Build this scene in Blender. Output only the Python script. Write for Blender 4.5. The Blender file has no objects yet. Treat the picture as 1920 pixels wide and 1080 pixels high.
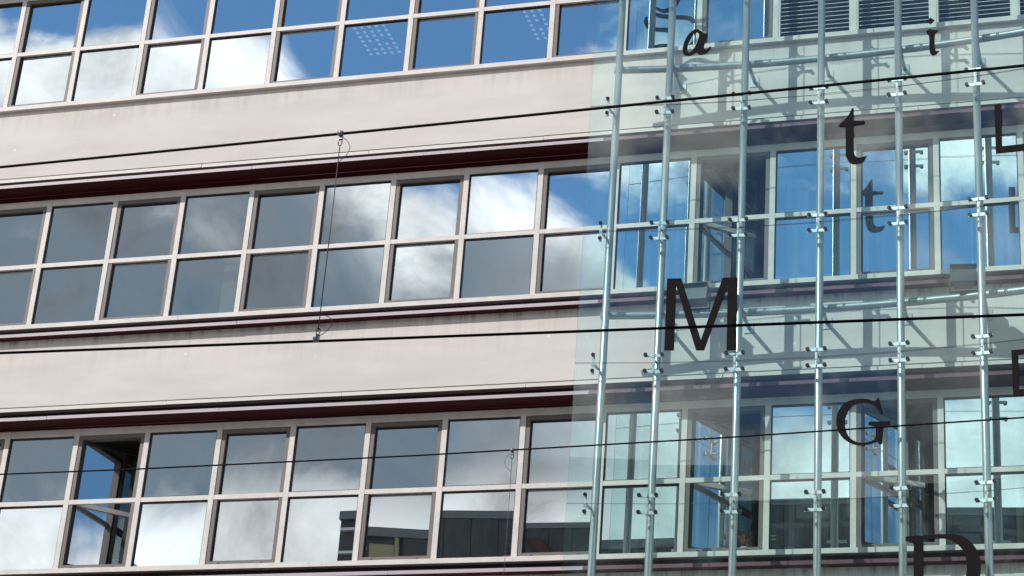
import bpy, bmesh, math, random
from mathutils import Vector, Matrix

random.seed(11)
SC = bpy.context.scene
COL = SC.collection
ZO = 17.4                      # height of the middle window row's transom above the street

# ------------------------------------------------------------------ camera
cam_data = bpy.data.cameras.new('camera')
cam_data.sensor_width = 36.0
cam_data.lens = 77.04
cam_data.clip_start = 0.1
cam_data.clip_end = 3000
cam = bpy.data.objects.new('camera', cam_data)
COL.objects.link(cam)
R_ = Vector((0.95972226, 0.27256022, 0.06814776))
U_ = Vector((0.0589446, -0.4325034, 0.89970347))
F_ = Vector((-0.27469752, 0.85944851, 0.43114909))
cam.matrix_world = Matrix(((R_.x, U_.x, -F_.x, 17.8477), (R_.y, U_.y, -F_.y, -29.5264),
                           (R_.z, U_.z, -F_.z, -15.7810 + ZO), (0, 0, 0, 1)))
SC.camera = cam

# ------------------------------------------------------------------ sky with a broken cloud bank
SUN_AZ, SUN_EL = 36.8, 37.3      # degrees left of the facade's outward normal, degrees up
world = bpy.data.worlds.new('World')
SC.world = world
world.use_nodes = True
wt = world.node_tree
wt.nodes.clear()


def make_math(tree):
    def m(op, a, b=None, c=None, clamp=False):
        n = tree.nodes.new('ShaderNodeMath')
        n.operation = op
        n.use_clamp = clamp
        for k, v in enumerate((a, b, c)):
            if v is None:
                continue
            if isinstance(v, (int, float)):
                n.inputs[k].default_value = v
            else:
                tree.links.new(v, n.inputs[k])
        return n.outputs[0]

    def smooth(x, lo, hi, a=0.0, b=1.0):
        n = tree.nodes.new('ShaderNodeMapRange')
        n.interpolation_type = 'SMOOTHSTEP'
        tree.links.new(x, n.inputs[0])
        n.inputs[1].default_value = lo
        n.inputs[2].default_value = hi
        n.inputs[3].default_value = a
        n.inputs[4].default_value = b
        return n.outputs[0]

    def noise(vec, scale, detail=8.0, rough=0.55, dist=0.0, off=(0, 0, 0), stretch=(1, 1, 1)):
        mp = tree.nodes.new('ShaderNodeMapping')
        mp.inputs['Location'].default_value = off
        mp.inputs['Scale'].default_value = stretch
        tree.links.new(vec, mp.inputs['Vector'])
        n = tree.nodes.new('ShaderNodeTexNoise')
        n.inputs['Scale'].default_value = scale
        n.inputs['Detail'].default_value = detail
        n.inputs['Roughness'].default_value = rough
        n.inputs['Distortion'].default_value = dist
        tree.links.new(mp.outputs[0], n.inputs['Vector'])
        return n.outputs['Fac']
    return m, smooth, noise


m_, smooth_, noise_ = make_math(wt)
tc = wt.nodes.new('ShaderNodeTexCoord')
DIR = tc.outputs['Generated']
sep = wt.nodes.new('ShaderNodeSeparateXYZ')
wt.links.new(DIR, sep.inputs[0])
az = m_('MULTIPLY', m_('ARCTAN2', m_('MULTIPLY', sep.outputs[0], -1), m_('MULTIPLY', sep.outputs[1], -1)), 57.2958)
el = m_('MULTIPLY', m_('ARCSINE', sep.outputs[2]), 57.2958)
sky = wt.nodes.new('ShaderNodeTexSky')
sky.sky_type = 'NISHITA'
sky.sun_disc = False
sky.sun_elevation = math.radians(SUN_EL)
sky.sun_rotation = math.radians(180 + SUN_AZ)
sky.air_density = 1.0
sky.dust_density = 0.0
sky.altitude = 1500
sky.ozone_density = 1.6
# the bank's ragged top: higher towards the sun side, lower away from it
nA = noise_(DIR, 9.0, 10.0, 0.56, 0.3, (4.1, 2.7, 0.4), (1, 1, 1.5))
nB = noise_(DIR, 4.2, 9.0, 0.55, 0.2, (7.272, 2.9, 5.034), (1, 1, 1.7))
nC = noise_(DIR, 14.0, 8.0, 0.6, 0.4, (1.4, 8.2, 2.2), (1, 1, 1.3))
nD = noise_(DIR, 6.0, 6.0, 0.5, 0.5, (5.4, 0.3, 9.2), (1, 1, 1.8))
top = m_('ADD', smooth_(az, 12.5, 17.0, 23.3, 28.9), m_('ADD', smooth_(az, 23.0, 25.5, 0.0, 2.1), smooth_(az, -25.0, 0.0, -5.0, 0.0)))
depth = m_('ADD', m_('MULTIPLY', m_('SUBTRACT', top, el), 0.36), m_('MULTIPLY', m_('SUBTRACT', nA, 0.5), 3.6))
loose = m_('MULTIPLY', m_('SUBTRACT', nB, 0.580), 9.0)
dens = m_('MAXIMUM', depth, loose)
mask = smooth_(dens, -0.05, 0.5)
gloom = smooth_(m_('ADD', depth, m_('MULTIPLY', m_('SUBTRACT', nD, 0.5), 4.5)), 0.3, 1.5)
base_el = m_('ADD', el, m_('MULTIPLY', m_('SUBTRACT', m_('MINIMUM', m_('MAXIMUM', az, -10.0), 45.0), 20.0), 0.11))
lift = smooth_(m_('ADD', base_el, m_('MULTIPLY', m_('SUBTRACT', nC, 0.5), 4.5)), 20.7, 19.3)
gloom = m_('MULTIPLY', gloom, m_('SUBTRACT', 1.0, m_('MULTIPLY', lift, 0.9)))
gloom = m_('MULTIPLY', gloom, smooth_(el, 29.3, 27.4, 0.1, 1.0))
gloom = m_('MULTIPLY', gloom, smooth_(az, 11.0, 20.0, 0.3, 1.0))
gloom = m_('MULTIPLY', gloom, m_('ADD', 0.48, m_('MULTIPLY', nC, 0.85), None, True))
ramp = wt.nodes.new('ShaderNodeMix')
ramp.data_type = 'RGBA'
ramp.inputs[6].default_value = (1.34, 1.37, 1.36, 1)
ramp.inputs[7].default_value = (0.15, 0.22, 0.29, 1)
wt.links.new(gloom, ramp.inputs[0])
soft = wt.nodes.new('ShaderNodeMix')       # softer and brighter folds inside the white parts
soft.data_type = 'RGBA'
soft.blend_type = 'MULTIPLY'
soft.inputs[0].default_value = 1.0
fold = m_('ADD', m_('ADD', 0.40, smooth_(el, 25.0, 30.0, 0.0, 0.3)), m_('MULTIPLY', m_('SUBTRACT', nC, 0.29), 2.8))
comb = wt.nodes.new('ShaderNodeCombineColor')
for q in range(3):
    wt.links.new(fold, comb.inputs[q])
wt.links.new(ramp.outputs[2], soft.inputs[6])
wt.links.new(comb.outputs[0], soft.inputs[7])
bg_sky = wt.nodes.new('ShaderNodeBackground')
bg_sky.inputs['Strength'].default_value = 0.13
tint = wt.nodes.new('ShaderNodeMix')
tint.data_type = 'RGBA'
tint.blend_type = 'MULTIPLY'
tint.inputs[0].default_value = 1.0
tint.inputs[7].default_value = (0.74, 1.03, 1.10, 1)
wt.links.new(sky.outputs[0], tint.inputs[6])
wt.links.new(tint.outputs[2], bg_sky.inputs[0])
bg_cl = wt.nodes.new('ShaderNodeBackground')
wt.links.new(soft.outputs[2], bg_cl.inputs[0])
mixw = wt.nodes.new('ShaderNodeMixShader')
wt.links.new(mask, mixw.inputs[0])
wt.links.new(bg_sky.outputs[0], mixw.inputs[1])
wt.links.new(bg_cl.outputs[0], mixw.inputs[2])
outw = wt.nodes.new('ShaderNodeOutputWorld')
wt.links.new(mixw.outputs[0], outw.inputs[0])

# ------------------------------------------------------------------ sun
sun_data = bpy.data.lights.new('sun', 'SUN')
sun_data.energy = 3.45
sun_data.angle = math.radians(0.5)
sun_data.color = (1.0, 0.95, 0.89)
sun = bpy.data.objects.new('sun', sun_data)
COL.objects.link(sun)
a_, e_ = math.radians(SUN_AZ), math.radians(SUN_EL)
to_sun = Vector((-math.sin(a_) * math.cos(e_), -math.cos(a_) * math.cos(e_), math.sin(e_)))
sun.rotation_euler = to_sun.to_track_quat('Z', 'Y').to_euler()
sun.location = to_sun * 120

SC.view_settings.view_transform = 'Standard'
SC.view_settings.look = 'None'
SC.view_settings.exposure = 0.0
SC.view_settings.gamma = 1.0
SC.view_settings.use_curve_mapping = False
SC.render.engine = 'CYCLES'
SC.cycles.max_bounces = 14
SC.cycles.transparent_max_bounces = 24
SC.cycles.glossy_bounces = 6

# ------------------------------------------------------------------ materials
MAT = {}


def material(name, color, rough=0.6, metal=0.0, var=0.0, vscale=3.0, bump=0.0, bscale=40.0, spec=0.5, stretch=(1, 1, 1), speck=None, grime=None):
    mt = bpy.data.materials.new(name)
    mt.use_nodes = True
    nt = mt.node_tree
    b = nt.nodes['Principled BSDF']
    b.inputs['Roughness'].default_value = rough
    b.inputs['Metallic'].default_value = metal
    b.inputs['Specular IOR Level'].default_value = spec
    b.inputs['Base Color'].default_value = (*color, 1)
    mm, sm, nz = make_math(nt)
    geo = nt.nodes.new('ShaderNodeNewGeometry')
    pos = geo.outputs['Position']
    if var > 0:
        f = nz(pos, vscale, 7.0, 0.6, 0.2, (0, 0, 0), stretch)
        mx = nt.nodes.new('ShaderNodeMix')
        mx.data_type = 'RGBA'
        lo = [c * (1 - var) for c in color]
        hi = [min(1, c * (1 + var * 0.8)) for c in color]
        mx.inputs[6].default_value = (*lo, 1)
        mx.inputs[7].default_value = (*hi, 1)
        nt.links.new(sm(f, 0.3, 0.7), mx.inputs[0])
        out = mx.outputs[2]
        if speck:
            vo = nt.nodes.new('ShaderNodeTexVoronoi')
            vo.inputs['Scale'].default_value = speck[0]
            nt.links.new(pos, vo.inputs['Vector'])
            g = nz(pos, 1.1, 2.0, 0.5)
            sp = mm('MULTIPLY', sm(vo.outputs['Distance'], speck[1], speck[1] * 0.4), sm(g, 0.42, 0.56))
            m2 = nt.nodes.new('ShaderNodeMix')
            m2.data_type = 'RGBA'
            nt.links.new(mm('MULTIPLY', sp, 0.8), m2.inputs[0])
            nt.links.new(out, m2.inputs[6])
            m2.inputs[7].default_value = (*speck[2], 1)
            out = m2.outputs[2]
        if grime:
            sx = nt.nodes.new('ShaderNodeSeparateXYZ')
            nt.links.new(pos, sx.inputs[0])
            run = nz(pos, 2.2, 6.0, 0.65, 0.0, (0, 0, 0), (3.0, 1, 0.12))
            tot = None
            for zz, ln, amt in grime:
                below = mm('SUBTRACT', zz, sx.outputs[2])
                edge = mm('MULTIPLY', sm(below, ln, 0.0), sm(below, -0.02, 0.0))
                g1 = mm('MULTIPLY', mm('MULTIPLY', edge, sm(run, 0.42, 0.72)), amt)
                tot = g1 if tot is None else mm('MAXIMUM', tot, g1)
            m3 = nt.nodes.new('ShaderNodeMix')
            m3.data_type = 'RGBA'
            nt.links.new(tot, m3.inputs[0])
            nt.links.new(out, m3.inputs[6])
            m3.inputs[7].default_value = (0.16, 0.12, 0.105, 1)
            out = m3.outputs[2]
        nt.links.new(out, b.inputs['Base Color'])
        rr = mm('ADD', mm('MULTIPLY', f, 0.16), rough - 0.08, None, True)
        nt.links.new(rr, b.inputs['Roughness'])
    if bump > 0:
        bn = nt.nodes.new('ShaderNodeBump')
        bn.inputs['Strength'].default_value = bump
        bn.inputs['Distance'].default_value = 0.01
        nt.links.new(nz(pos, bscale, 4.0, 0.6), bn.inputs['Height'])
        nt.links.new(bn.outputs[0], b.inputs['Normal'])
    MAT[name] = mt
    return mt


material('render_wall', (0.685, 0.625, 0.59), 0.85, 0, 0.07, 0.9, 0.12, 60, 0.3, (0.5, 1, 2.2), (2.0, 0.075, (0.90, 0.88, 0.87)),
         [(ZO - 1.385, 0.17, 0.75), (ZO - 5.676, 0.22, 0.9), (ZO + 3.09, 0.5, 0.22), (ZO - 1.40, 0.9, 0.16)])
material('light_frame', (0.66, 0.61, 0.57), 0.5, 0, 0.10, 3.0, 0, 40, 0.4)
material('trim_strip', (0.68, 0.63, 0.58), 0.5, 0, 0.08, 2.5, 0, 40, 0.4, (0.4, 1, 6))
material('brown_frame', (0.155, 0.132, 0.122), 0.5, 0, 0.08, 2.0, 0, 40, 0.4)
material('gasket', (0.012, 0.012, 0.013), 0.6)
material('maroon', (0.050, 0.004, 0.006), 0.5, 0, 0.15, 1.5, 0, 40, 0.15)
material('maroon_sunlit', (0.42, 0.355, 0.385), 0.45, 0, 0.12, 2.0, 0, 40, 0.5, (0.5, 1, 6))  # ledge fronts in the open: the sun's pink sheen put into the maroon
material('maroon_edge', (0.15, 0.055, 0.08), 0.4, 0, 0.15, 3.0, 0, 40, 0.5, (0.5, 1, 6))  # ledge fronts behind the glass: a dimmer sunlit maroon put into the colour
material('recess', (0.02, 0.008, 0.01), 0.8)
material('galvanised', (0.44, 0.47, 0.475), 0.36, 0.6, 0.08, 6.0, 0.05, 60, 0.5, (1, 1, 0.25))
material('clamp_steel', (0.62, 0.65, 0.65), 0.42, 0.55, 0.08, 10.0)
material('black_rubber', (0.012, 0.013, 0.014), 0.28)
material('letter_black', (0.011, 0.009, 0.010), 0.8, 0, 0.2, 5.0, 0, 40, 0.10)
material('louvre_slat', (0.50, 0.50, 0.50), 0.5, 0.2, 0.12, 4.0)
material('louvre_dark', (0.02, 0.024, 0.035), 0.6)
material('wire_black', (0.007, 0.006, 0.006), 0.7, 0, 0, 3, 0, 40, 0.1)
material('wire_steel', (0.09, 0.075, 0.07), 0.5, 0.4)
material('fitting', (0.30, 0.28, 0.27), 0.4, 0.7, 0.2, 30.0)
material('lamp_housing', (0.06, 0.072, 0.078), 0.5, 0.1, 0.12, 8.0)
material('lamp_dark', (0.018, 0.022, 0.028), 0.5)
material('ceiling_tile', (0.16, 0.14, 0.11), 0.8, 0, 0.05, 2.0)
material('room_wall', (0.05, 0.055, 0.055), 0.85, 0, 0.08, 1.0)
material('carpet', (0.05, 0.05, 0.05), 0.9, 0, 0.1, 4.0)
material('curtain', (0.26, 0.28, 0.22), 0.9, 0, 0.06, 3.0)
material('curtain_white', (0.75, 0.78, 0.77), 0.9, 0, 0.05, 3.0)
material('blind_green', (0.62, 0.80, 0.58), 0.8, 0, 0.04, 3.0)
material('cladding_dark', (0.055, 0.06, 0.064), 0.6, 0.1, 0.16, 0.35, 0, 40, 0.4, (2, 1, 0.3))
material('coping_grey', (0.14, 0.155, 0.16), 0.5, 0.1, 0.1, 0.5)
material('cladding_red', (0.055, 0.012, 0.010), 0.6, 0, 0.1, 0.5)
material('yellow_wall', (0.34, 0.31, 0.16), 0.7, 0, 0.08, 0.8)
material('pale_wall', (0.70, 0.72, 0.72), 0.7, 0, 0.06, 0.5)
material('pale_ground', (0.30, 0.28, 0.255), 0.85, 0, 0.2, 0.6, 0.2, 60)  # unseen ground, made pale to bounce sunlight onto the facade
material('paving', (0.40, 0.38, 0.35), 0.8, 0, 0.12, 1.2, 0.1, 30)
material('leaf', (0.05, 0.075, 0.03), 0.6, 0, 0.25, 20)
material('dry_flower', (0.24, 0.10, 0.05), 0.7, 0, 0.3, 30)
material('white_pot', (0.7, 0.7, 0.68), 0.4)
material('glass_edge', (0.06, 0.11, 0.10), 0.3)


def schlick(nt, f0):
    """reflectance that is the same from either side of a thin pane"""
    mm, sm, nz = make_math(nt)
    g = nt.nodes.new('ShaderNodeNewGeometry')
    d = nt.nodes.new('ShaderNodeVectorMath')
    d.operation = 'DOT_PRODUCT'
    nt.links.new(g.outputs['Normal'], d.inputs[0])
    nt.links.new(g.outputs['Incoming'], d.inputs[1])
    c = mm('SUBTRACT', 1.0, mm('ABSOLUTE', d.outputs['Value']), None, True)
    return mm('ADD', f0, mm('MULTIPLY', mm('POWER', c, 5.0), 1.0 - f0), None, True)


def mirror_glass():
    mt = bpy.data.materials.new('window_glass')
    mt.use_nodes = True
    nt = mt.node_tree
    nt.nodes.clear()
    tr = nt.nodes.new('ShaderNodeBsdfTransparent')
    tr.inputs[0].default_value = (0.55, 0.64, 0.62, 1)
    gl = nt.nodes.new('ShaderNodeBsdfGlossy')
    gl.inputs['Color'].default_value = (0.90, 0.96, 1.0, 1)
    gl.inputs['Roughness'].default_value = 0.0
    mm, sm, nz = make_math(nt)
    geo = nt.nodes.new('ShaderNodeNewGeometry')
    # faint dust film: a little diffuse, streaked downwards
    df = nt.nodes.new('ShaderNodeBsdfDiffuse')
    df.inputs[0].default_value = (0.45, 0.47, 0.46, 1)
    dust_haze = mm('MULTIPLY', sm(nz(geo.outputs['Position'], 3.0, 6.0, 0.6, 0.2, (0, 0, 0), (3, 1, 0.5)), 0.35, 0.8), 0.025)
    mx = nt.nodes.new('ShaderNodeMixShader')
    nt.links.new(schlick(nt, 0.66), mx.inputs[0])
    nt.links.new(tr.outputs[0], mx.inputs[1])
    nt.links.new(gl.outputs[0], mx.inputs[2])
    mx2 = nt.nodes.new('ShaderNodeMixShader')
    nt.links.new(dust_haze, mx2.inputs[0])
    nt.links.new(mx.outputs[0], mx2.inputs[1])
    nt.links.new(df.outputs[0], mx2.inputs[2])
    o = nt.nodes.new('ShaderNodeOutputMaterial')
    nt.links.new(mx2.outputs[0], o.inputs[0])
    MAT['window_glass'] = mt


def screen_glass():
    mt = bpy.data.materials.new('screen_glass')
    mt.use_nodes = True
    nt = mt.node_tree
    nt.nodes.clear()
    tr = nt.nodes.new('ShaderNodeBsdfTransparent')
    tr.inputs[0].default_value = (0.92, 1.0, 0.99, 1)
    gl = nt.nodes.new('ShaderNodeBsdfGlossy')
    gl.inputs['Color'].default_value = (1, 1, 1, 1)
    gl.inputs['Roughness'].default_value = 0.0
    mx = nt.nodes.new('ShaderNodeMixShader')
    nt.links.new(schlick(nt, 0.043), mx.inputs[0])
    nt.links.new(tr.outputs[0], mx.inputs[1])
    nt.links.new(gl.outputs[0], mx.inputs[2])
    # milky reflected haze put into the glass as a patchy pale film
    mm, sm, nz = make_math(nt)
    geo = nt.nodes.new('ShaderNodeNewGeometry')
    df = nt.nodes.new('ShaderNodeBsdfDiffuse')
    df.inputs[0].default_value = (0.72, 0.82, 0.80, 1)
    dust_haze = mm('ADD', 0.003, mm('MULTIPLY', sm(nz(geo.outputs['Position'], 1.3, 7.0, 0.6, 0.4, (0, 0, 0), (1.5, 1, 0.7)), 0.45, 0.78), 0.030))
    mx2 = nt.nodes.new('ShaderNodeMixShader')
    nt.links.new(dust_haze, mx2.inputs[0])
    nt.links.new(mx.outputs[0], mx2.inputs[1])
    nt.links.new(df.outputs[0], mx2.inputs[2])
    o = nt.nodes.new('ShaderNodeOutputMaterial')
    nt.links.new(mx2.outputs[0], o.inputs[0])
    MAT['screen_glass'] = mt


mirror_glass()
screen_glass()


def emitter(name, color, strength):
    mt = bpy.data.materials.new(name)
    mt.use_nodes = True
    b = mt.node_tree.nodes['Principled BSDF']
    b.inputs['Base Color'].default_value = (0.8, 0.8, 0.8, 1)
    b.inputs['Emission Color'].default_value = (*color, 1)
    b.inputs['Emission Strength'].default_value = strength
    MAT[name] = mt


emitter('tube_light', (1.0, 0.97, 0.92), 0.7)

# ------------------------------------------------------------------ mesh helpers


class MB:
    def __init__(self):
        self.v, self.f, self.mi, self.sm = [], [], [], []

    def box(self, x0, x1, y0, y1, z0, z1, mi=0):
        n = len(self.v)
        self.v += [(x, y, z) for z in (z0, z1) for y in (y0, y1) for x in (x0, x1)]
        for q in ((0, 2, 3, 1), (4, 5, 7, 6), (0, 1, 5, 4), (2, 6, 7, 3), (0, 4, 6, 2), (1, 3, 7, 5)):
            self.f.append([n + k for k in q])
            self.mi.append(mi)
            self.sm.append(False)
        return self

    def ring(self, x0, x1, z0, z1, w, y0, y1, wb=None, wt=None):
        wb = w if wb is None else wb
        wt = w if wt is None else wt
        self.box(x0, x0 + w, y0, y1, z0, z1)
        self.box(x1 - w, x1, y0, y1, z0, z1)
        self.box(x0 + w, x1 - w, y0, y1, z0, z0 + wb)
        self.box(x0 + w, x1 - w, y0, y1, z1 - wt, z1)
        return self

    def tube(self, pts, r, n=12, caps=True, mi=0):
        pts = [Vector(p) for p in pts]
        base = len(self.v)
        for i, p in enumerate(pts):
            d = (pts[min(i + 1, len(pts) - 1)] - pts[max(i - 1, 0)]).normalized()
            ref = Vector((0, 0, 1)) if abs(d.z) < 0.9 else Vector((1, 0, 0))
            a = d.cross(ref).normalized()
            b = d.cross(a)
            for k in range(n):
                t = 2 * math.pi * k / n
                self.v.append(tuple(p + a * (r * math.cos(t)) + b * (r * math.sin(t))))
        for i in range(len(pts) - 1):
            for k in range(n):
                q = [base + i * n + k, base + i * n + (k + 1) % n, base + (i + 1) * n + (k + 1) % n, base + (i + 1) * n + k]
                self.f.append(q)
                self.mi.append(mi)
                self.sm.append(True)
        if caps:
            for i in (0, len(pts) - 1):
                self.f.append([base + i * n + k for k in range(n)])
                self.mi.append(mi)
                self.sm.append(False)
        return self

    def mesh(self, name, mats):
        me = bpy.data.meshes.new(name)
        me.from_pydata(self.v, [], self.f)
        for mn in mats:
            me.materials.append(MAT[mn])
        me.polygons.foreach_set('material_index', self.mi)
        me.polygons.foreach_set('use_smooth', self.sm)
        bm = bmesh.new()
        bm.from_mesh(me)
        bmesh.ops.recalc_face_normals(bm, faces=bm.faces)
        bm.to_mesh(me)
        bm.free()
        return me

    def build(self, name, mats, parent=None, loc=(0, 0, 0), rot=None):
        if isinstance(mats, str):
            mats = [mats]
        return link(name, self.mesh(name, mats), parent, loc, rot)


def link(name, me, parent=None, loc=(0, 0, 0), rot=None):
    o = bpy.data.objects.new(name, me)
    COL.objects.link(o)
    o.parent = parent
    o.location = loc
    if rot:
        o.rotation_euler = rot
    return o


def empty(name, loc):
    o = bpy.data.objects.new(name, None)
    COL.objects.link(o)
    o.location = loc
    o.empty_display_size = 0.3
    return o


def tag(o, label=None, cat=None, group=None, kind=None):
    for k, v in (('label', label), ('category', cat), ('group', group), ('kind', kind)):
        if v:
            o[k] = v
    return o


# ------------------------------------------------------------------ the street below
tag(MB().box(-300, 300, -300, 300, -0.3, 0).build('ground', 'pale_ground'), kind='structure')
tag(MB().box(-60, 80, -6.0, 0.0, 0.004, 0.13).build('pavement', 'paving'), kind='structure')

# ------------------------------------------------------------------ the office building
W = 1.25
I0, I1 = -5, 17                       # bays I0 .. I1
X0, X1 = I0 * W, (I1 + 1) * W
ROWS = [4.3075, 0.0, -4.2912]         # transom heights relative to ZO
LEDGE_DZ = [0.0, 0.0, -0.055]
bld = empty('office_building', (8.0, 0.0, 0.0))
tag(bld, 'pale rendered office building with three ribbon window bands and dark red ledges', 'building')
BX = -8.0                             # children are given in world metres


def bpart(mb, name, mats, parent=bld):
    """a part of the building, given in world x, y and heights relative to ZO"""
    return mb.build(name, mats, parent, (BX, 0, ZO) if parent is bld else (0, 0, 0))


WALL_Y = 0.03
# spandrels
span = [(ROWS[0] + 1.70, ROWS[0] + 3.6), (ROWS[1] + 1.737, ROWS[0] - 1.2),
        (ROWS[2] + 1.68, ROWS[1] - 1.36), (-ZO, ROWS[2] - 1.36)]
for z0, z1 in span:
    bpart(MB().box(X0, X1, WALL_Y, 0.16, z0, z1), 'spandrel_wall', 'render_wall')
# floor slabs make each storey's ceiling and floor
slabs = [(ROWS[0] + 1.30, ROWS[0] + 3.6), (ROWS[1] + 1.30, ROWS[0] - 1.24), (ROWS[2] + 1.30, ROWS[1] - 1.24), (-ZO + 0.01, ROWS[2] - 1.24)]
for z0, z1 in slabs:
    mb = MB().box(X0, X1, 0.30, 9.0, z0, z1)
    mb.mi = [0, 1, 2, 2, 2, 2]
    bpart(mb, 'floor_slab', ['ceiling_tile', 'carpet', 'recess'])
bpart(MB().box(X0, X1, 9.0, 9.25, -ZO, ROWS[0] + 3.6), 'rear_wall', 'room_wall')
for x in (X0 - 0.25, X1):
    bpart(MB().box(x, x + 0.25, 0.0, 9.25, -ZO, ROWS[0] + 3.6), 'side_wall', 'render_wall')
for zr in ROWS:                       # partitions between the rooms
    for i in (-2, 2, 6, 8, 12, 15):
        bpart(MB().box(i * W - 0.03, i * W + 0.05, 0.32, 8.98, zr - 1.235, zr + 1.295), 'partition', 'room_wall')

for r, zr in enumerate(ROWS):
    dz = LEDGE_DZ[r]
    # dark slot, maroon fascia and the trim strip under the spandrel
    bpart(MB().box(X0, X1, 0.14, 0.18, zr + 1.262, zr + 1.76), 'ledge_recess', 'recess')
    bpart(MB().box(X0, X1, 0.004, 0.13, zr + 1.262, zr + 1.352 + dz), 'ledge_fascia', 'maroon')
    x = X0
    k = 0
    while x < X1 - 0.01:              # trim strips and ledges come in lengths
        xe = min(x + 3.0, X1)
        j = random.uniform(-0.004, 0.004)
        bpart(MB().box(x + 0.003, xe - 0.003, -0.004 + j, 0.13, zr + 1.668 + dz, zr + 1.735 + dz), 'trim_strip', 'trim_strip')
        bpart(MB().box(x + 0.003, xe - 0.003, -0.012 + j, 0.028, zr + 1.7365 + dz, zr + 1.744 + dz), 'trim_shadow_line', 'brown_frame')  # thin brown strip standing in for the groove's shadow line above the trim
        xl, xle = x + 1.1, min(xe + 1.1, X1)
        if x == X0:
            xl = X0
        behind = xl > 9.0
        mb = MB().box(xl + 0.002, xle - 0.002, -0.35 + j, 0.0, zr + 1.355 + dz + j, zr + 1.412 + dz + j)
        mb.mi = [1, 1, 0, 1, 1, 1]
        bpart(mb, 'upper_ledge', ['maroon_edge' if behind else 'maroon_sunlit', 'maroon'])
        if r > 0:
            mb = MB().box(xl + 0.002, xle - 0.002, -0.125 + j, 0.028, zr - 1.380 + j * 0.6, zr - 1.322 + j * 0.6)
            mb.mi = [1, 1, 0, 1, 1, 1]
            bpart(mb, 'lower_ledge', ['maroon_edge' if behind else 'maroon_sunlit', 'maroon'])
        bpart(MB().box(x + 0.0015, xe - 0.0015, -0.055, 0.12, zr - 1.20, zr - 1.122), 'sill', 'light_frame')
        x = xe
        k += 1
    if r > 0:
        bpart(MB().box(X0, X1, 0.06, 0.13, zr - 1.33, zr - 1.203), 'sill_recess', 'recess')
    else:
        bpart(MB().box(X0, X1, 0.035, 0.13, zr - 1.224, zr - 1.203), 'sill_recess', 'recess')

# mullions share one mesh
mull = MB().box(-0.043, 0.043, 0.0, 0.15, -1.12, 1.26).mesh('mullion', ['light_frame'])
for zr in ROWS:
    for i in range(I0, I1 + 2):
        link('mullion', mull, bld, (i * W + BX + (0.043 if i == I0 else -0.043 if i == I1 + 1 else 0), 0, ZO + zr))


# bowed panes: real curvature of a few tenths of a millimetre bends what they mirror
def pane_mesh(w, h, bow, skew):
    n = 8
    v, f = [], []
    for side in (0, 1):
        for a in range(n + 1):
            for b in range(n + 1):
                s, t = a / n * 2 - 1, b / n * 2 - 1
                y = bow * ((1 - s * s) * 0.6 + (1 - t * t)) + skew * s * t * 0.5 + side * 0.02
                v.append((s * w / 2, y, t * h / 2))
    N = (n + 1) ** 2
    for a in range(n):
        for b in range(n):
            q = [a * (n + 1) + b, (a + 1) * (n + 1) + b, (a + 1) * (n + 1) + b + 1, a * (n + 1) + b + 1]
            f.append(q)
    me = bpy.data.meshes.new('pane')
    me.from_pydata(v[:N], [], f)
    me.materials.append(MAT['window_glass'])
    me.polygons.foreach_set('use_smooth', [True] * len(f))
    return me


HW = W / 2 - 0.043                    # half of the clear width between mullions
FIX_W = 2 * HW - 0.03
SASH_W = 2 * HW - 0.168
BOWS = [0.0009, -0.0006, 0.0005, -0.0003, 0.0011, 0.0007]
panes = {}
for key, w, h in (('fu', FIX_W, 1.075), ('fl', FIX_W, 1.055), ('su', SASH_W, 1.015), ('sl', SASH_W, 1.03)):
    panes[key] = [pane_mesh(w, h, b, random.uniform(-0.0006, 0.0006)) for b in BOWS]
frame_fixed = MB().ring(-HW, HW, 0.0375, 1.14, 0.016, 0.02, 0.07).ring(-HW, HW, -1.12, -0.0375, 0.016, 0.02, 0.07).mesh('window', ['gasket'])
frame_sash = MB().ring(-HW, HW, -1.12, 1.14, 0.068, 0.012, 0.14)
for sx in (-0.36, 0.36):                # drain slots in the bottom member
    frame_sash.box(sx - 0.022, sx + 0.022, 0.008, 0.0118, -1.10, -1.082, 1)
frame_sash = frame_sash.mesh('window', ['brown_frame', 'gasket'])
sash_me = MB().ring(0.0, 2 * HW - 0.14, -1.048, 1.068, 0.016, 0.0, 0.03).mesh('sash', ['gasket'])
sash_open_me = MB().ring(0.0, 2 * HW - 0.14, -1.048, 1.068, 0.05, 0.0, 0.05).mesh('sash', ['gasket'])
rail_me = MB().box(0.017, 2 * HW - 0.157, -0.003, 0.035, -0.032, 0.032).mesh('sash_rail', ['brown_frame'])
rail_open_me = MB().box(0.051, 2 * HW - 0.191, -0.012, 0.045, -0.036, 0.036).mesh('sash_rail', ['light_frame'])
transom_me = MB().box(-HW, HW, 0.004, 0.10, -0.0375, 0.0375).mesh('transom', ['light_frame'])
transom_sash_me = MB().box(-HW, HW, 0.004, 0.05, -0.0375, 0.0375).mesh('transom', ['light_frame'])
head_me = MB().box(-HW, HW, 0.006, 0.12, 1.142, 1.26).mesh('head_rail', ['light_frame'])
slat_me = MB()
slat_me.v = [(-HW + 0.03, 0.02, -0.012), (HW - 0.03, 0.02, -0.012), (HW - 0.03, 0.075, 0.028), (-HW + 0.03, 0.075, 0.028),
             (-HW + 0.03, 0.02, -0.004), (HW - 0.03, 0.02, -0.004), (HW - 0.03, 0.075, 0.036), (-HW + 0.03, 0.075, 0.036)]
slat_me.f = [[0, 1, 2, 3], [4, 7, 6, 5], [0, 4, 5, 1], [2, 6, 7, 3], [0, 3, 7, 4], [1, 5, 6, 2]]
slat_me.mi = [0] * 6
slat_me.sm = [False] * 6
slat_me = slat_me.mesh('slat', ['louvre_slat'])
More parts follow.
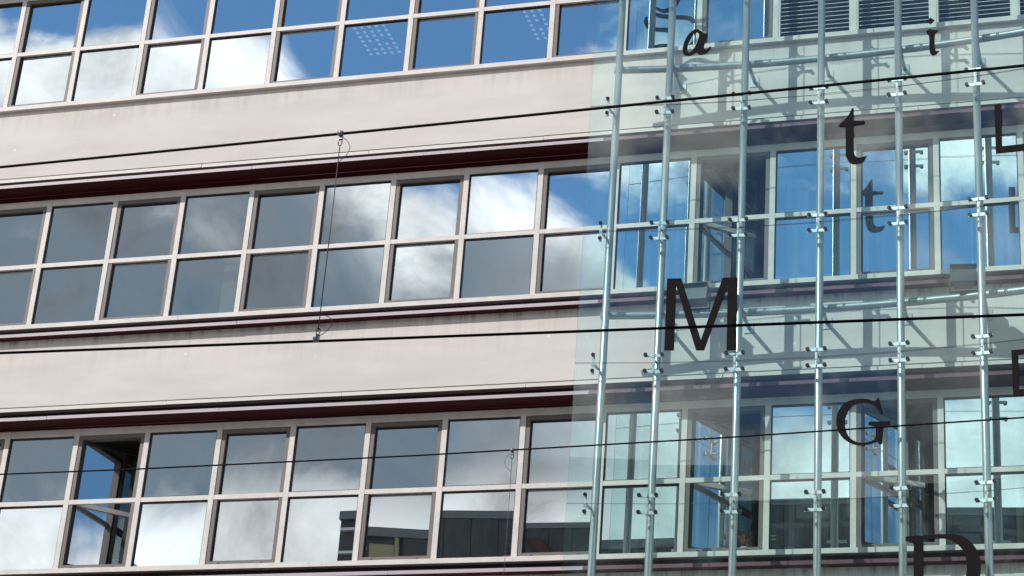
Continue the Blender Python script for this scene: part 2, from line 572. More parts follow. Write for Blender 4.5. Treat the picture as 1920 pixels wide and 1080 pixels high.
louvre_frame = MB().ring(-HW, HW, -1.12, 1.14, 0.03, 0.01, 0.12).box(-HW + 0.03, HW - 0.03, 0.10, 0.12, -1.09, 1.11, 1).mesh('louvre_panel', ['light_frame', 'louvre_dark'])

OPEN = {(1, 9): 38, (2, 1): 42, (2, 9): 33, (2, 11): 30}
for r, zr in enumerate(ROWS):
    for i in range(I0, I1 + 1):
        xc = (i + 0.5) * W + BX
        base = (xc, 0, ZO + zr)
        if r == 0 and i >= 10:
            lp = link('louvre_panel', louvre_frame, bld, base)
            for k in range(28):
                link('slat', slat_me, lp, (0, 0, -1.07 + k * 0.0775))
            link('head_rail', head_me, lp)
            continue
        sash = i % 2 == 1
        wn = link('window', frame_sash if sash else frame_fixed, bld, base)
        link('head_rail', head_me, wn)
        link('transom', transom_sash_me if sash else transom_me, wn)
        tilt = lambda s: (math.radians(random.gauss(0, s)), 0, math.radians(random.gauss(0, s)))
        if not sash:
            link('pane', random.choice(panes['fu']), wn, (0, 0.05, 0.589), tilt(0.16))
            link('pane', random.choice(panes['fl']), wn, (0, 0.05, -0.579), tilt(0.16))
        else:
            ang = math.radians(OPEN.get((r, i), 0))
            hx, hy = -HW + 0.07, 0.055
            rot = (0, 0, ang)
            is_open = ang > 0
            link('sash', sash_open_me if is_open else sash_me, wn, (hx, hy, 0), rot)
            link('sash_rail', rail_open_me if is_open else rail_me, wn, (hx, hy, 0), rot)
            t = tilt(0.17)
            dx, dy = HW - 0.07, 0.022
            px, py = hx + dx * math.cos(ang) - dy * math.sin(ang), hy + dx * math.sin(ang) + dy * math.cos(ang)
            for key, z in (('su', 0.540), ('sl', -0.520)):
                link('pane', random.choice(panes[key]), wn, (px, py, z), (t[0], 0, ang + t[2]))


# ------------------------------------------------------------------ things inside the rooms
def curtain(xa, xb, zr, mat, label, y=0.42, seed=0):
    rnd = random.Random(seed)
    n = max(8, int((xb - xa) / 0.016))
    v, f = [], []
    ph = 0
    for k in range(n + 1):
        x = xa + (xb - xa) * k / n
        ph += rnd.uniform(0.5, 1.0)
        yy = y + 0.025 * math.sin(ph) + rnd.uniform(-0.005, 0.005)
        v += [(x, yy, -1.18), (x, yy * 0.5 + y * 0.5, 1.295)]
    for k in range(n):
        f.append((2 * k, 2 * k + 2, 2 * k + 3, 2 * k + 1))
    me = bpy.data.meshes.new('curtain')
    me.from_pydata(v, [], f)
    me.materials.append(MAT[mat])
    me.polygons.foreach_set('use_smooth', [True] * n)
    o = link('curtain', me, None, (0, 0, ZO + zr))
    sd = o.modifiers.new('thickness', 'SOLIDIFY')
    sd.thickness = 0.003
    tag(o, label, 'curtain', 'curtains behind the office windows')


curtain(10.75, 11.22, ROWS[1], 'curtain_white', 'white pleated curtain beside the wide open middle-band window, on its sunny side', seed=1)
curtain(12.65, 13.15, ROWS[1], 'curtain_white', 'white pleated curtain left of the t reflection in the middle window band', seed=2)
curtain(13.95, 14.5, ROWS[1], 'curtain_white', 'white pleated curtain behind the mirrored letter t in the middle window band', seed=5)
curtain(15.2, 16.1, ROWS[1], 'curtain_white', 'wide white curtain above the floodlight in the middle window band', seed=3)
curtain(10.72, 10.98, ROWS[2], 'curtain', 'gathered yellowish curtain in the lowest window band near the glass edge', seed=4)
curtain(16.0, 16.9, ROWS[2], 'curtain', 'wide yellowish curtain in the lowest window band under letter E', seed=7)


def blind(xa, xb, za, zb, label, mat='blind_green'):
    mb = MB().box(xa, xb, 0.33, 0.342, za, zb)
    mb.box(xa - 0.015, xb + 0.015, 0.322, 0.350, zb, zb + 0.03)
    o = mb.build('leaning_board', mat, None, (0, 0, ZO))
    tag(o, label, 'board')


blind(3.28, 3.70, -1.239, -0.09, 'pale green board behind a lower pane of the middle window band')
blind(3.15, 3.66, ROWS[2] - 1.239, ROWS[2] - 0.62, 'small pale green board at the foot of a lowest-band window')

# ceiling lamps with a perforated cover, seen through the top row's glass
for x, lab in ((1.75, 'perforated ceiling lamp inside the top window band above the white cloud reflection'),
               (4.65, 'perforated ceiling lamp inside the top window band, between the other two'),
               (7.6, 'perforated ceiling lamp inside the top window band beside the glass screen')):
    e = empty('ceiling_lamp', (x, 2.42, ZO + ROWS[0] + 1.298))
    tag(e, lab, 'ceiling lamp', 'perforated ceiling lamps')
    MB().box(-0.36, 0.36, -0.62, 0.62, -0.05, 0).build('housing', 'lamp_dark', e)
    cell = MB().box(-0.028, 0.028, -0.035, 0.035, -0.006, 0).mesh('lamp_cell', ['tube_light'])
    for a in range(5):
        for b in range(8):
            if (a * 7 + b * 3) % 11 != 0:
                link('lamp_cell', cell, e, (-0.28 + a * 0.14, -0.52 + b * 0.15, -0.051))


# small plants on the sills of the lowest row
def plant(x, y, z, mat, label, h, spread, n, seed):
    rnd = random.Random(seed)
    e = empty('potted_plant', (x, y, z))
    tag(e, label, 'plant')
    pot = MB()
    prof = [(0.05, 0), (0.075, 0.12), (0.08, 0.13), (0.068, 0.13), (0.06, 0.10)]
    for rr, zz in prof:
        for k in range(14):
            t = 2 * math.pi * k / 14
            pot.v.append((rr * math.cos(t), rr * math.sin(t), zz))
    for j in range(len(prof) - 1):
        for k in range(14):
            pot.f.append([j * 14 + k, j * 14 + (k + 1) % 14, (j + 1) * 14 + (k + 1) % 14, (j + 1) * 14 + k])
    pot.f.append(list(range(14)))
    pot.f.append(list(range(56, 70)))
    pot.mi = [0] * len(pot.f)
    pot.sm = [True] * len(pot.f)
    pot.build('pot', 'white_pot', e)
    lf = MB()
    for k in range(n):
        a = rnd.uniform(0, 6.28)
        rr = rnd.uniform(0.2, 1) * spread
        zz = 0.12 + rnd.uniform(0.3, 1.0) * h
        p = Vector((rr * math.cos(a), rr * math.sin(a), zz))
        d = Vector((math.cos(a), math.sin(a), rnd.uniform(-0.3, 0.8))).normalized() * 0.045
        s = d.cross(Vector((0, 0, 1))).normalized() * 0.016
        b = len(lf.v)
        lf.v += [tuple(p), tuple(p + d * 0.5 + s), tuple(p + d), tuple(p + d * 0.5 - s)]
        lf.f.append([b, b + 1, b + 2, b + 3])
        lf.mi.append(0)
        lf.sm.append(False)
        if k % 4 == 0:
            lf.tube([(0, 0, 0.1), (p.x * 0.4, p.y * 0.4, zz * 0.6), tuple(p)], 0.003, 4)
    lf.build('foliage', mat, e)


sillz = ZO + ROWS[2] - 1.12
plant(12.15, 0.24, sillz, 'dry_flower', 'small russet dried flower in a pot inside an open lowest-band window', 0.26, 0.11, 110, 3)
plant(12.80, 0.28, sillz, 'leaf', 'leafy potted plant behind the pane beside the open lowest-band window', 0.42, 0.2, 130, 5)
bpart(MB().box(11.3, 13.7, 0.14, 0.34, ROWS[2] - 1.16, ROWS[2] - 1.1205), 'inner_sill', 'light_frame')

# ------------------------------------------------------------------ the curved glass screen in front of the facade
JOINT_X = [9.85, 11.0, 12.18, 13.36, 14.54, 15.70, 16.88, 18.06]     # vertical glass joints, the first is the free edge
POLE_X = [10.2, 11.0, 12.18, 13.36, 14.54, 15.70, 16.88, 18.06]
JOINT_Z = [1.475 + 2.175 * k for k in (2, 1, 0, -1, -2, -3, -4)]


def pole_d(x):
    return 0.765 + 0.022 * (x - 13.0) ** 2


def glass_d(x):
    return pole_d(x) + 0.235


def glass_y(x):
    for a, b in zip(JOINT_X[:-1], JOINT_X[1:]):
        if x <= b or b == JOINT_X[-1]:
            t = (x - a) / (b - a)
            return -((1 - t) * glass_d(a) + t * glass_d(b))


scr = empty('glass_screen', (13.5, -0.8, 0))
tag(scr, 'curved screen of clear glass panes on galvanised poles in front of the facade', 'glass screen')


def spart(mb, name, mats, loc=(0, 0, 0), rot=None):
    return mb.build(name, mats, scr, (loc[0] - 13.5, loc[1] + 0.8, loc[2] + ZO), rot)


TOPZ, BOTZ = 8.0, -ZO
for k, x in enumerate(POLE_X):
    d = pole_d(x)
    p = spart(MB().tube([(0, 0, BOTZ + 0.135), (0, 0, TOPZ)], 0.056, 20), 'pole', 'galvanised', (x, -d, 0))
pipe_d = lambda x: pole_d(x) - 0.27
PIPE_Z = [2.43, -1.87]
for z in PIPE_Z + [-6.17]:
    pts = [(10.06 + (18.3 - 10.06) * k / 48, 0, 0) for k in range(49)]
    pts = [(x - 14, -pipe_d(x), 0) for x, _, _ in pts]
    p = spart(MB().tube(pts, 0.058, 18), 'ring_pipe', 'galvanised', (14, 0, z))
    for x in POLE_X[1:]:
        sx = [(x + 0.10 + t * 0.05 - 14, -pipe_d(x + 0.10 + t * 0.05), 0) for t in range(6)]
        MB().tube(sx, 0.0605, 18).build('sleeve', 'galvanised', p)
    for k, x in enumerate(POLE_X):
        spart(MB().tube([(0, -pole_d(x) + 0.03, 0), (0, -pipe_d(x) - 0.03, 0)], 0.032, 12), 'connector', 'galvanised', (x, 0, z))
        if k > 0:
            b = spart(MB().tube([(0, -pipe_d(x) + 0.03, 0), (0, WALL_Y - 0.012, 0)], 0.03, 12), 'wall_arm', 'galvanised', (x, 0, z))
            MB().box(-0.07, 0.07, WALL_Y - 0.014, WALL_Y - 0.001, -0.09, 0.09).build('wall_plate', 'galvanised', b)

# glass panes
for ci in range(len(JOINT_X) - 1):
    xa, xb = JOINT_X[ci], JOINT_X[ci + 1]
    A = Vector((xa, -glass_d(xa), 0))
    B = Vector((xb, -glass_d(xb), 0))
    L = (B - A).length
    ang = math.atan2(B.y - A.y, B.x - A.x)
    for ri in range(len(JOINT_Z) - 1):
        z1, z0 = JOINT_Z[ri], JOINT_Z[ri + 1]
        h = z1 - z0
        mb = MB().box(-L / 2 + 0.005, L / 2 - 0.005, -0.006, 0.006, -h / 2 + 0.006, h / 2 - 0.006)
        mb.mi = [1, 1, 0, 0, 1, 1]
        c = (A + B) / 2
        rt = (math.radians(random.gauss(0, 0.35)), 0, ang + math.radians(random.gauss(0, 0.12)))
        spart(mb, 'glass_pane', ['screen_glass', 'glass_edge'], (c.x, c.y, (z0 + z1) / 2), rt)

# clamps: a spine, two cross bars and four buttons at each glass joint
bar_me = MB().box(-0.150, 0.150, 0.010, 0.022, -0.024, 0.024).mesh('cross_bar', ['clamp_steel'])
but_mb = MB().tube([(0, -0.034, 0), (0, -0.026, 0), (0, -0.0075, 0)], 0.029, 14)
but_me = but_mb.mesh('button', ['black_rubber'])
for k, x in enumerate(POLE_X):
    for jz in JOINT_Z[1:-1]:
        gx = x if k > 0 else 10.115
        gy = glass_y(gx)
        py = -pole_d(x)
        e = MB()
        e.box(-0.022, 0.022, 0.0225, 0.034, -0.165, 0.165)
        if k > 0:
            for s in (-0.1, 0.1):
                e.tube([(0, 0.034, s), (0, py - gy - 0.05, s)], 0.016, 8)
        else:
            e.tube([(0, 0.034, 0), (x - gx - 0.03, py - gy - 0.04, 0)], 0.022, 8)
        t = math.atan2(glass_y(gx + 0.2) - glass_y(gx - 0.2), 0.4)
        c = spart(e, 'clamp', 'clamp_steel', (gx, gy, jz), (0, 0, t))
        if k == 0:
            for sz in (-0.127, 0.127):
                link('button', but_me, c, (0, 0, sz))
        else:
            for sz in (-0.127, 0.127):
                link('cross_bar', bar_me, c, (0, 0, sz))
                for sx in (-0.122, 0.122):
                    link('button', but_me, c, (sx, 0, sz))

# ------------------------------------------------------------------ letters on the glass
LETTERS = {
    't': ([(13.896, 1.168), (13.896, 0.95), (14.062, 0.934), (14.056, 0.885), (13.896, 0.882), (13.894, 0.441), (13.91, 0.354), (13.955, 0.313), (14.021, 0.312), (14.087, 0.329), (14.061, 0.263), (14.008, 0.217), (13.929, 0.202), (13.857, 0.221), (13.804, 0.284), (13.777, 0.387), (13.776, 0.875), (13.664, 0.888), (13.696, 0.927), (13.768, 0.989), (13.829, 1.074), (13.869, 1.171)],
          []),
    'a': ([(11.458, 2.812), (11.518, 2.777), (11.554, 2.725), (11.635, 2.71), (11.593, 2.573), (11.574, 2.475), (11.58, 2.435), (11.606, 2.418), (11.643, 2.431), (11.672, 2.479), (11.689, 2.468), (11.666, 2.4), (11.616, 2.354), (11.549, 2.332), (11.498, 2.342), (11.468, 2.383), (11.421, 2.357), (11.371, 2.33), (11.312, 2.33), (11.269, 2.353), (11.243, 2.418), (11.247, 2.497), (11.269, 2.595), (11.3, 2.672), (11.349, 2.749), (11.399, 2.796)],
          [(11.46, 2.751), (11.409, 2.725), (11.369, 2.658), (11.33, 2.551), (11.313, 2.453), (11.327, 2.392), (11.356, 2.377), (11.402, 2.417), (11.442, 2.494), (11.474, 2.581), (11.496, 2.679), (11.491, 2.729)]),
    'i_dot': ([(15.063, 2.596), (15.124, 2.539), (15.061, 2.479), (15.001, 2.547)],
          []),
    'i': ([(14.993, 2.364), (15.033, 2.396), (15.06, 2.401), (15.087, 2.374), (15.18, 2.349), (15.139, 2.309), (15.12, 2.28), (15.117, 2.061), (15.134, 1.996), (15.187, 1.987), (15.147, 1.947), (15.099, 1.918), (15.054, 1.953), (15.036, 2.012), (15.04, 2.278), (15.006, 2.315)],
          []),
    'M': ([(11.152, -1.521), (11.363, -1.524), (11.686, -2.535), (11.976, -1.536), (12.195, -1.541), (12.205, -2.714), (12.063, -2.71), (12.055, -1.665), (11.738, -2.7), (11.62, -2.697), (11.29, -1.638), (11.296, -2.688), (11.155, -2.684)],
          []),
    'G': ([(14.256, -3.57), (14.304, -3.803), (14.272, -3.809), (14.23, -3.717), (14.156, -3.65), (14.043, -3.618), (13.931, -3.635), (13.843, -3.705), (13.78, -3.836), (13.773, -3.944), (13.806, -4.093), (13.881, -4.191), (13.993, -4.238), (14.104, -4.231), (14.179, -4.204), (14.211, -4.158), (14.212, -4.025), (14.192, -3.991), (14.105, -3.97), (14.113, -3.925), (14.408, -3.935), (14.402, -3.983), (14.328, -4.005), (14.31, -4.052), (14.302, -4.217), (14.295, -4.269), (14.253, -4.267), (14.228, -4.225), (14.142, -4.26), (13.993, -4.273), (13.869, -4.239), (13.756, -4.163), (13.681, -4.046), (13.648, -3.909), (13.667, -3.762), (13.742, -3.639), (13.855, -3.576), (13.993, -3.563), (14.118, -3.583), (14.198, -3.631), (14.231, -3.574)],
          []),
    'D': ([(14.608, -5.639), (15.108, -5.636), (15.242, -5.64), (15.357, -5.671), (15.462, -5.743), (15.548, -5.852), (15.598, -5.986), (15.611, -6.108), (15.596, -6.246), (15.553, -6.392), (15.48, -6.517), (15.382, -6.613), (15.267, -6.672), (15.143, -6.693), (14.593, -6.694), (14.594, -6.638), (14.679, -6.629), (14.703, -6.598), (14.718, -5.764), (14.693, -5.717), (14.607, -5.7)],
          [(14.851, -5.689), (15.107, -5.693), (15.187, -5.708), (15.266, -5.75), (15.354, -5.84), (15.405, -5.937), (15.424, -6.069), (15.417, -6.199), (15.387, -6.346), (15.332, -6.472), (15.26, -6.561), (15.162, -6.616), (15.091, -6.626), (14.839, -6.623)]),
    'L': ([(15.972, 0.927), (16.07, 0.923), (16.066, 0.216), (16.662, 0.194), (16.658, 0.082), (15.973, 0.111)],
          []),
    'E': ([(16.1, -3.022), (16.523, -3.032), (16.52, -3.115), (16.192, -3.102), (16.189, -3.331), (16.456, -3.335), (16.453, -3.418), (16.188, -3.41), (16.189, -3.625), (16.52, -3.621), (16.517, -3.713), (16.104, -3.714)],
          []),
}
LOWER_G = [
    (0.079, [(10.111, 4.907), (10.114, 4.884), (10.119, 4.85), (10.128, 4.814), (10.146, 4.782), (10.172, 4.756), (10.204, 4.732), (10.244, 4.709), (10.292, 4.688), (10.352, 4.668), (10.423, 4.648), (10.496, 4.63), (10.562, 4.614), (10.62, 4.6), (10.676, 4.589), (10.726, 4.576), (10.771, 4.559), (10.809, 4.536), (10.842, 4.509), (10.87, 4.478), (10.892, 4.445), (10.91, 4.409), (10.922, 4.37), (10.93, 4.329), (10.934, 4.289), (10.936, 4.248), (10.935, 4.206), (10.929, 4.165), (10.918, 4.126), (10.901, 4.089), (10.878, 4.053), (10.851, 4.02), (10.82, 3.995), (10.784, 3.976), (10.743, 3.962), (10.697, 3.955), (10.645, 3.96), (10.582, 3.981), (10.511, 4.017), (10.439, 4.054), (10.375, 4.081), (10.325, 4.094), (10.281, 4.1), (10.24, 4.1), (10.197, 4.096), (10.146, 4.083), (10.091, 4.063), (10.041, 4.043), (10.007, 4.029)]),
    (0.079, [(10.028, 4.728), (10.026, 4.709), (10.021, 4.682), (10.019, 4.65), (10.023, 4.619), (10.033, 4.587), (10.048, 4.551), (10.067, 4.517), (10.091, 4.489), (10.119, 4.47), (10.152, 4.455), (10.189, 4.443), (10.228, 4.432), (10.27, 4.421), (10.317, 4.412), (10.364, 4.403), (10.407, 4.391), (10.449, 4.373), (10.49, 4.351), (10.526, 4.33), (10.551, 4.315)]),
    (0.079, [(10.139, 4.935), (10.137, 4.987), (10.133, 5.062), (10.135, 5.142), (10.15, 5.205), (10.185, 5.25), (10.234, 5.287), (10.288, 5.312), (10.341, 5.322), (10.393, 5.313), (10.449, 5.289), (10.5, 5.254), (10.539, 5.216), (10.566, 5.174), (10.584, 5.124), (10.592, 5.072), (10.591, 5.02), (10.579, 4.966), (10.557, 4.91), (10.528, 4.858), (10.495, 4.819), (10.456, 4.795), (10.41, 4.782), (10.362, 4.779), (10.317, 4.784), (10.274, 4.805), (10.229, 4.838), (10.191, 4.873), (10.163, 4.897)]),
]


def fill_prism(loops, y0, y1):
    """flat outline loops (first outer, then holes) extruded in y"""
    bm = bmesh.new()
    edges = []
    for lp in loops:
        vs = [bm.verts.new((x, 0, z)) for x, z in lp]
        for a, b in zip(vs, vs[1:] + vs[:1]):
            edges.append(bm.edges.new((a, b)))
    bmesh.ops.triangle_fill(bm, use_beauty=True, use_dissolve=False, edges=edges)
    ext = bmesh.ops.extrude_face_region(bm, geom=list(bm.faces))
    for v in ext['geom']:
        if isinstance(v, bmesh.types.BMVert):
            v.co.y = 1
    for v in bm.verts:
        yy = y0 if v.co.y < 0.5 else y1
        v.co.y = glass_y(v.co.x) + yy
    bmesh.ops.recalc_face_normals(bm, faces=bm.faces)
    return bm


def smooth_loop(lp, it=1, keep=55):
    """round the gentle corners of a hand-drawn outline, keep the sharp ones"""
    for _ in range(it):
        out = []
        n = len(lp)
        for k in range(n):
            p, c, q = Vector(lp[k - 1]), Vector(lp[k]), Vector(lp[(k + 1) % n])
            a, b = c - p, q - c
            if a.length < 1e-6 or b.length < 1e-6:
                continue
            if math.degrees(a.angle(b)) > keep or max(a.length, b.length) > 0.45:
                out.append(tuple(c))
            else:
                out += [tuple(c - a * 0.25), tuple(c + b * 0.25)]
        lp = out
    return lp


def letter(keys, label, smooth=True):
    xs = [p[0] for p in LETTERS[keys[0]][0]]
    zs = [p[1] for p in LETTERS[keys[0]][0]]
    cx, cz = (min(xs) + max(xs)) / 2, min(zs)
    cy = glass_y(cx)
    big = bmesh.new()
    for kk in keys:
        o, h = LETTERS[kk]
        loops = [smooth_loop(l, 2) if smooth else l for l in ([o, h] if h else [o])]
        b = fill_prism(loops, -0.021, -0.0075)
        tmp = bpy.data.meshes.new('tmp')
        b.to_mesh(tmp)
        b.free()
        big.from_mesh(tmp)
        bpy.data.meshes.remove(tmp)
    bmesh.ops.translate(big, verts=big.verts, vec=(-cx, -cy, -cz))
    me = bpy.data.meshes.new('letter')
    big.to_mesh(me)
    big.free()
    me.materials.append(MAT['letter_black'])
    o = link('letter', me, None, (cx, cy, cz + ZO))
    tag(o, label, 'letter', 'letters fixed to the glass screen')
    return o


letter(['a'], 'black slanted lowercase letter a on the glass screen')
letter(['i', 'i_dot'], 'black lowercase letter i with diamond dot on the glass screen')
letter(['t'], 'black serif lowercase letter t on the glass screen')
letter(['M'], 'large plain black capital letter M on the glass screen', False)
letter(['G'], 'black serif capital letter G on the glass screen')
letter(['D'], 'large black serif capital letter D low on the glass screen')
letter(['L'], 'plain black capital letter L on the glass screen', False)
letter(['E'], 'plain black capital letter E on the glass screen', False)

mb = MB()
for w, pts in LOWER_G:
    n = len(pts)
    base = len(mb.v)
    for k, (x, z) in enumerate(pts):
        a = Vector(pts[max(k - 1, 0)])
        b = Vector(pts[min(k + 1, n - 1)])
        d = (b - a).normalized()
        u = k / (n - 1)
        ww = w * 0.5 * (0.25 + 0.75 * min(1, 6 * u, 6 * (1 - u)))
        off = 0.0005 * (LOWER_G.index((w, pts)) + 1)
        for s in (-1, 1):
            px, pz = x - d.y * ww * s, z + d.x * ww * s
            for yy in (-0.021 - off, -0.0075 - off):
                mb.v.append((px, glass_y(px) + yy, pz))
    for k in range(n - 1):
        q = base + 4 * k
        for a, b in ((0, 1), (1, 3), (3, 2), (2, 0)):
            mb.f.append([q + a, q + b, q + 4 + b, q + 4 + a])
    mb.f.append([base, base + 1, base + 3, base + 2])
    q = base + 4 * (n - 1)
    mb.f.append([q, q + 1, q + 3, q + 2])
mb.mi = [0] * len(mb.f)
mb.sm = [False] * len(mb.f)
cx, cz = 10.6, 4.2
mb.v = [(x - cx, y - glass_y(cx), z - cz) for x, y, z in mb.v]
tag(mb.build('letter', 'letter_black', None, (cx, glass_y(cx), cz + ZO)),
    'ornate black lowercase letter g mirrored in the top windows', 'letter', 'letters fixed to the glass screen')


# ------------------------------------------------------------------ floodlights on the lower ring pipe
def floodlight(x, label, aim):
    d = pipe_d(x)
    e = empty('floodlight', (x, -d, ZO + PIPE_Z[1] + 0.058))
    tag(e, label, 'floodlight', 'floodlights on the ring pipe')
    tilt = (math.radians(-12), 0, aim)
    hs = MB()
    hs.v = [(-0.155, -0.13, -0.10), (0.155, -0.13, -0.10), (0.155, -0.13, 0.10), (-0.155, -0.13, 0.10),
            (-0.115, 0.10, -0.06), (0.115, 0.10, -0.06), (0.115, 0.10, 0.11), (-0.115, 0.10, 0.11)]
    hs.f = [[0, 1, 2, 3], [4, 7, 6, 5], [0, 4, 5, 1], [2, 6, 7, 3], [0, 3, 7, 4], [1, 5, 6, 2]]
    hs.mi = [0] * 6
    hs.sm = [False] * 6
    h = hs.build('housing', 'lamp_housing', e, (0, -0.02, 0.19), tilt)
    h.scale = (1.12, 1.12, 1.12)
    MB().ring(-0.168, 0.168, -0.112, 0.112, 0.022, -0.15, -0.131).build('front_frame', 'lamp_housing', h)
    MB().box(-0.144, 0.144, -0.140, -0.134, -0.088, 0.088).build('front_glass', 'lamp_housing', h)
    v = MB()
    v.box(-0.17, 0.17, -0.20, 0.02, 0.114, 0.122)
    v.build('visor', 'lamp_dark', h)
    bx = MB().box(-0.12, 0.12, 0.02, 0.12, 0.125, 0.20)
    bx.build('ballast_box', 'lamp_dark', h)
    y = MB()
    y.box(-0.205, -0.193, -0.05, -0.01, 0.02, 0.24).box(0.193, 0.205, -0.05, -0.01, 0.02, 0.24).box(-0.205, 0.205, -0.05, -0.01, 0.003, 0.02)
    y.build('yoke', 'lamp_dark', e)
    MB().box(-0.05, 0.05, -0.062, 0.05, -0.06, 0.003).build('pipe_clip', 'lamp_dark', e)


floodlight(15.42, 'grey box floodlight on the ring pipe under the curtained window', 0.1)
floodlight(11.50, 'grey box floodlight on the ring pipe behind letter M', -0.05)


# ------------------------------------------------------------------ overhead tram wires in the street
def wire(name, pts, r, mat, label, grp):
    c = pts[len(pts) // 2]
    o = MB().tube([(p[0] - c[0], p[1] - c[1], p[2] - c[2]) for p in pts], r, 8).build(name, mat, None, (c[0], c[1], c[2] + ZO))
    tag(o, label, 'wire', grp)


def span_pts(y, x0, z0, x1, z1, sag, xa=-30, xb=60, n=40):
    out = []
    for k in range(n + 1):
        x = xa + (xb - xa) * k / n
        z = z0 + (z1 - z0) * (x - x0) / (x1 - x0) + sag * (x - x0) * (x - x1)
        out.append((x, y, z))
    return out


YA, YB = -29.5264 + 9.0, -29.5264 + 14.0
G_ = 'overhead tram wires'
wire('overhead_wire', span_pts(YA, 12.068, -10.362, 17.39, -10.270, 0.0004), 0.0073, 'wire_black', 'black overhead wire crossing the pale wall below the top windows', G_)
wire('overhead_wire', span_pts(YA, 12.276, -11.457, 17.35, -11.553, 0.0), 0.0073, 'wire_black', 'black overhead wire crossing the pale wall below the middle windows', G_)
wire('overhead_wire', span_pts(YB, 9.374, -10.088, 17.05, -9.969, 0.0022), 0.0064, 'wire_black', 'thin black overhead wire running across the lowest windows', G_)
wire('overhead_wire', span_pts(YB, 9.374, -11.42, 17.05, -11.40, 0.0), 0.0073, 'wire_black', 'black contact wire hanging under the wire before the lowest windows', G_)


def zwire(pts, x):
    for a, b in zip(pts[:-1], pts[1:]):
        if a[0] <= x <= b[0]:
            return a[2] + (b[2] - a[2]) * (x - a[0]) / (b[0] - a[0])


def dropper(x, y, ztop, zbot, loop_side, label, bottom_loop, r=0.0026):
    e = empty('dropper', (x, y, ZO + zbot))
    tag(e, label, 'dropper wire', 'droppers between the overhead wires')
    H = ztop - zbot
    MB().tube([(0, 0, 0.05), (0.002, 0, H * 0.5), (0, 0, H - 0.075)], r, 6).build('hanger_wire', 'wire_steel', e)
    for z, s in ((H, -1), (0, 1)):
        c = MB()
        c.tube([(-0.012, -0.013, z + 0.004 * s), (0.014, -0.013, z + 0.004 * s)], 0.0135, 10)
        c.box(-0.006, 0.010, -0.008, 0.008, min(z + 0.003 * s, z + 0.034 * s), max(z + 0.003 * s, z + 0.034 * s))
        c.build('wire_clamp', 'fitting', e)
        eye = [(0.010 * math.cos(t) , 0, z + s * 0.052 + 0.018 * math.sin(t)) for t in [2 * math.pi * k / 16 for k in range(17)]]
        MB().tube(eye, 0.0028, 6, False).build('eye', 'wire_steel', e)
    zl = H
    pts = []
    for k in range(19):
        t = k / 18
        pts.append((loop_side * (0.012 + 0.042 * math.sin(math.pi * t) ** 0.8), 0.004, zl - 0.022 - 0.13 * t))
    pts.append((loop_side * 0.002, 0.003, zl - 0.165))
    MB().tube(pts, 0.0018, 6).build('jumper_loop', 'wire_steel', e)
    if bottom_loop:
        pts = []
        for k in range(21):
            t = k / 20
            pts.append((0.008 + 0.058 * math.sin(math.pi * t ** 0.8), 0.004, 0.03 + 0.115 * t + 0.02 * math.sin(math.pi * t)))
        MB().tube(pts, 0.0018, 6).build('jumper_loop', 'wire_steel', e)


wa = span_pts(YA, 12.068, -10.362, 17.39, -10.270, 0.0004)
wb = span_pts(YA, 12.276, -11.457, 17.35, -11.553, 0.0)
dropper(14.0, YA, zwire(wa, 14.0), zwire(wb, 14.0), 1, 'thin dropper cable with looped ends hanging between the two upper wires', True)
wc = span_pts(YB, 9.374, -10.088, 17.05, -9.969, 0.0022)
dropper(13.47, YB, zwire(wc, 13.47), -11.41, -1, 'thin looped dropper cable hanging from the lowest wire', False, 0.0019)

# ------------------------------------------------------------------ the building across the street, seen in the windows
opp = empty('clad_building', (8.0, -50.0, 0))
tag(opp, 'dark grey metal-clad building with pale coping mirrored in the lowest windows', 'building')


def opart(mb, name, mats, parent=opp):
    return mb.build(name, mats, parent, (-8.0, 50.0, ZO) if parent is opp else (0, 0, 0))


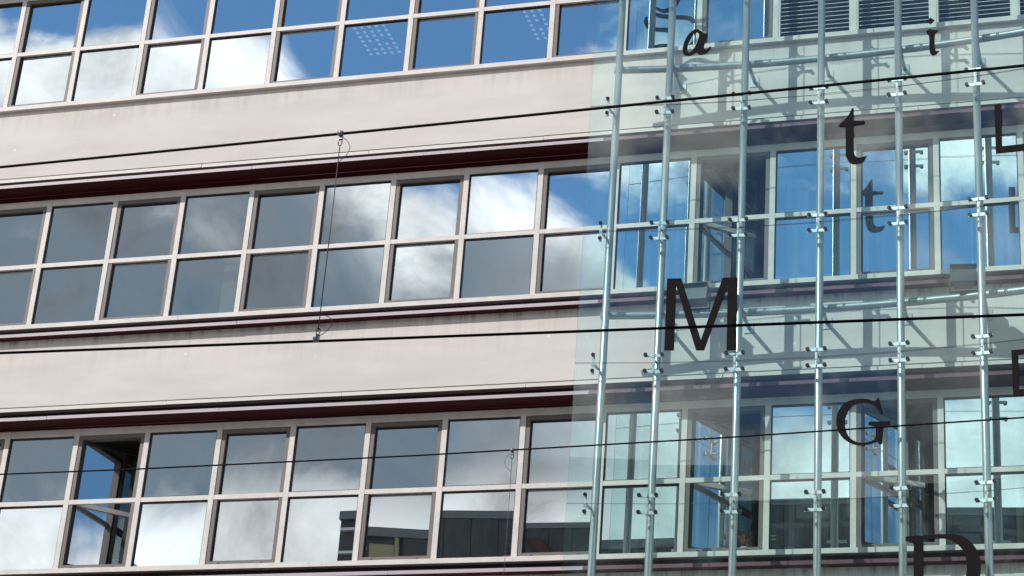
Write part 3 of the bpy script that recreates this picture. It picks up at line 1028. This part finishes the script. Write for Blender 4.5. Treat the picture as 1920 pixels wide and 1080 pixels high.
OY = -45.0
OT = 12.2
opart(MB().box(-12.2, 34, -62, OY - 0.1, -ZO + 0.01, OT - 0.15), 'core_wall', 'cladding_dark')
opart(MB().box(-12.22, 34.2, -62.2, OY + 0.06, OT - 0.26, OT), 'coping', 'coping_grey')
x = -9.85
k = 0
while x < 33.9:
    xe = min(x + 1.0, 33.95)
    j = random.uniform(0, 0.02)
    opart(MB().box(x + 0.012, xe - 0.012, OY - 0.098, OY + j, OT - 5.2, OT - 0.265), 'cladding_panel', 'cladding_dark')
    if k in (1, 4, 9, 14, 19, 24):
        for q in range(3):
            opart(MB().box(x + 0.25, x + 0.72, OY + 0.025, OY + 0.06, OT - 1.42 - q * 0.15, OT - 1.35 - q * 0.15), 'vent_slat', 'yellow_wall' if q else 'coping_grey')
    x = xe
    k += 1
for q in range(5):                    # stacked balconies at the corner
    opart(MB().box(-12.15, -11.1, OY - 0.098, OY + 0.05, OT - 0.62 - q * 0.75, OT - 0.54 - q * 0.75), 'corner_rail', 'pale_wall')
opart(MB().box(-11.0, -10.15, OY - 0.098, OY - 0.06, OT - 1.35, OT - 0.45), 'corner_pane', 'yellow_wall')
opart(MB().box(-11.0, -10.15, OY - 0.098, OY - 0.04, OT - 3.6, OT - 1.6), 'corner_panel', 'louvre_dark')
opart(MB().box(-10.1, -9.98, OY - 0.098, OY + 0.03, OT - 5.2, OT - 0.265), 'corner_post', 'yellow_wall')
for kx in range(12):                  # window band lower down
    opart(MB().box(-11.0 + kx * 3.6, -8.0 + kx * 3.6, OY - 0.095, OY - 0.05, OT - 7.6, OT - 5.5), 'window_band', 'louvre_dark')
rd = MB()
for dx, w in ((0.0, 0.42), (-0.75, 0.3)):
    n = len(rd.v)
    zt = OT - 0.75 if dx == 0 else OT - 1.25
    pts = [(-3.4 + dx, OT - 2.4), (-3.4 + w + dx, OT - 2.4), (-4.55 + w + dx, zt), (-4.75 + dx, zt - 0.1)]
    rd.v += [(px, OY + 0.03, pz) for px, pz in pts] + [(px, OY + 0.3, pz) for px, pz in pts]
    rd.f += [[n + a for a in f] for f in ([0, 1, 2, 3], [4, 7, 6, 5], [0, 4, 5, 1], [2, 6, 7, 3], [0, 3, 7, 4], [1, 5, 6, 2])]
rd.mi = [0] * len(rd.f)
rd.sm = [False] * len(rd.f)
opart(rd, 'red_brace', 'cladding_red')

# a pale glazed tower further off, mirrored at the foot of the row
tw = empty('pale_tower', (-30.0, -62.0, 0))
tag(tw, 'pale gridded tower mirrored at the foot of a lowest-band window', 'building')
tz = 17.5 + ZO
MB().box(-4.2, -0.2, -6, -0.15, 0.01, tz).build('wall', 'pale_wall', tw)
for q in range(10):
    for c in range(2):
        MB().box(-4.0 + c * 1.95, -2.35 + c * 1.95, -0.148, -0.10, tz - 1.7 - q * 1.6, tz - 0.6 - q * 1.6).build('window', 'coping_grey', tw)
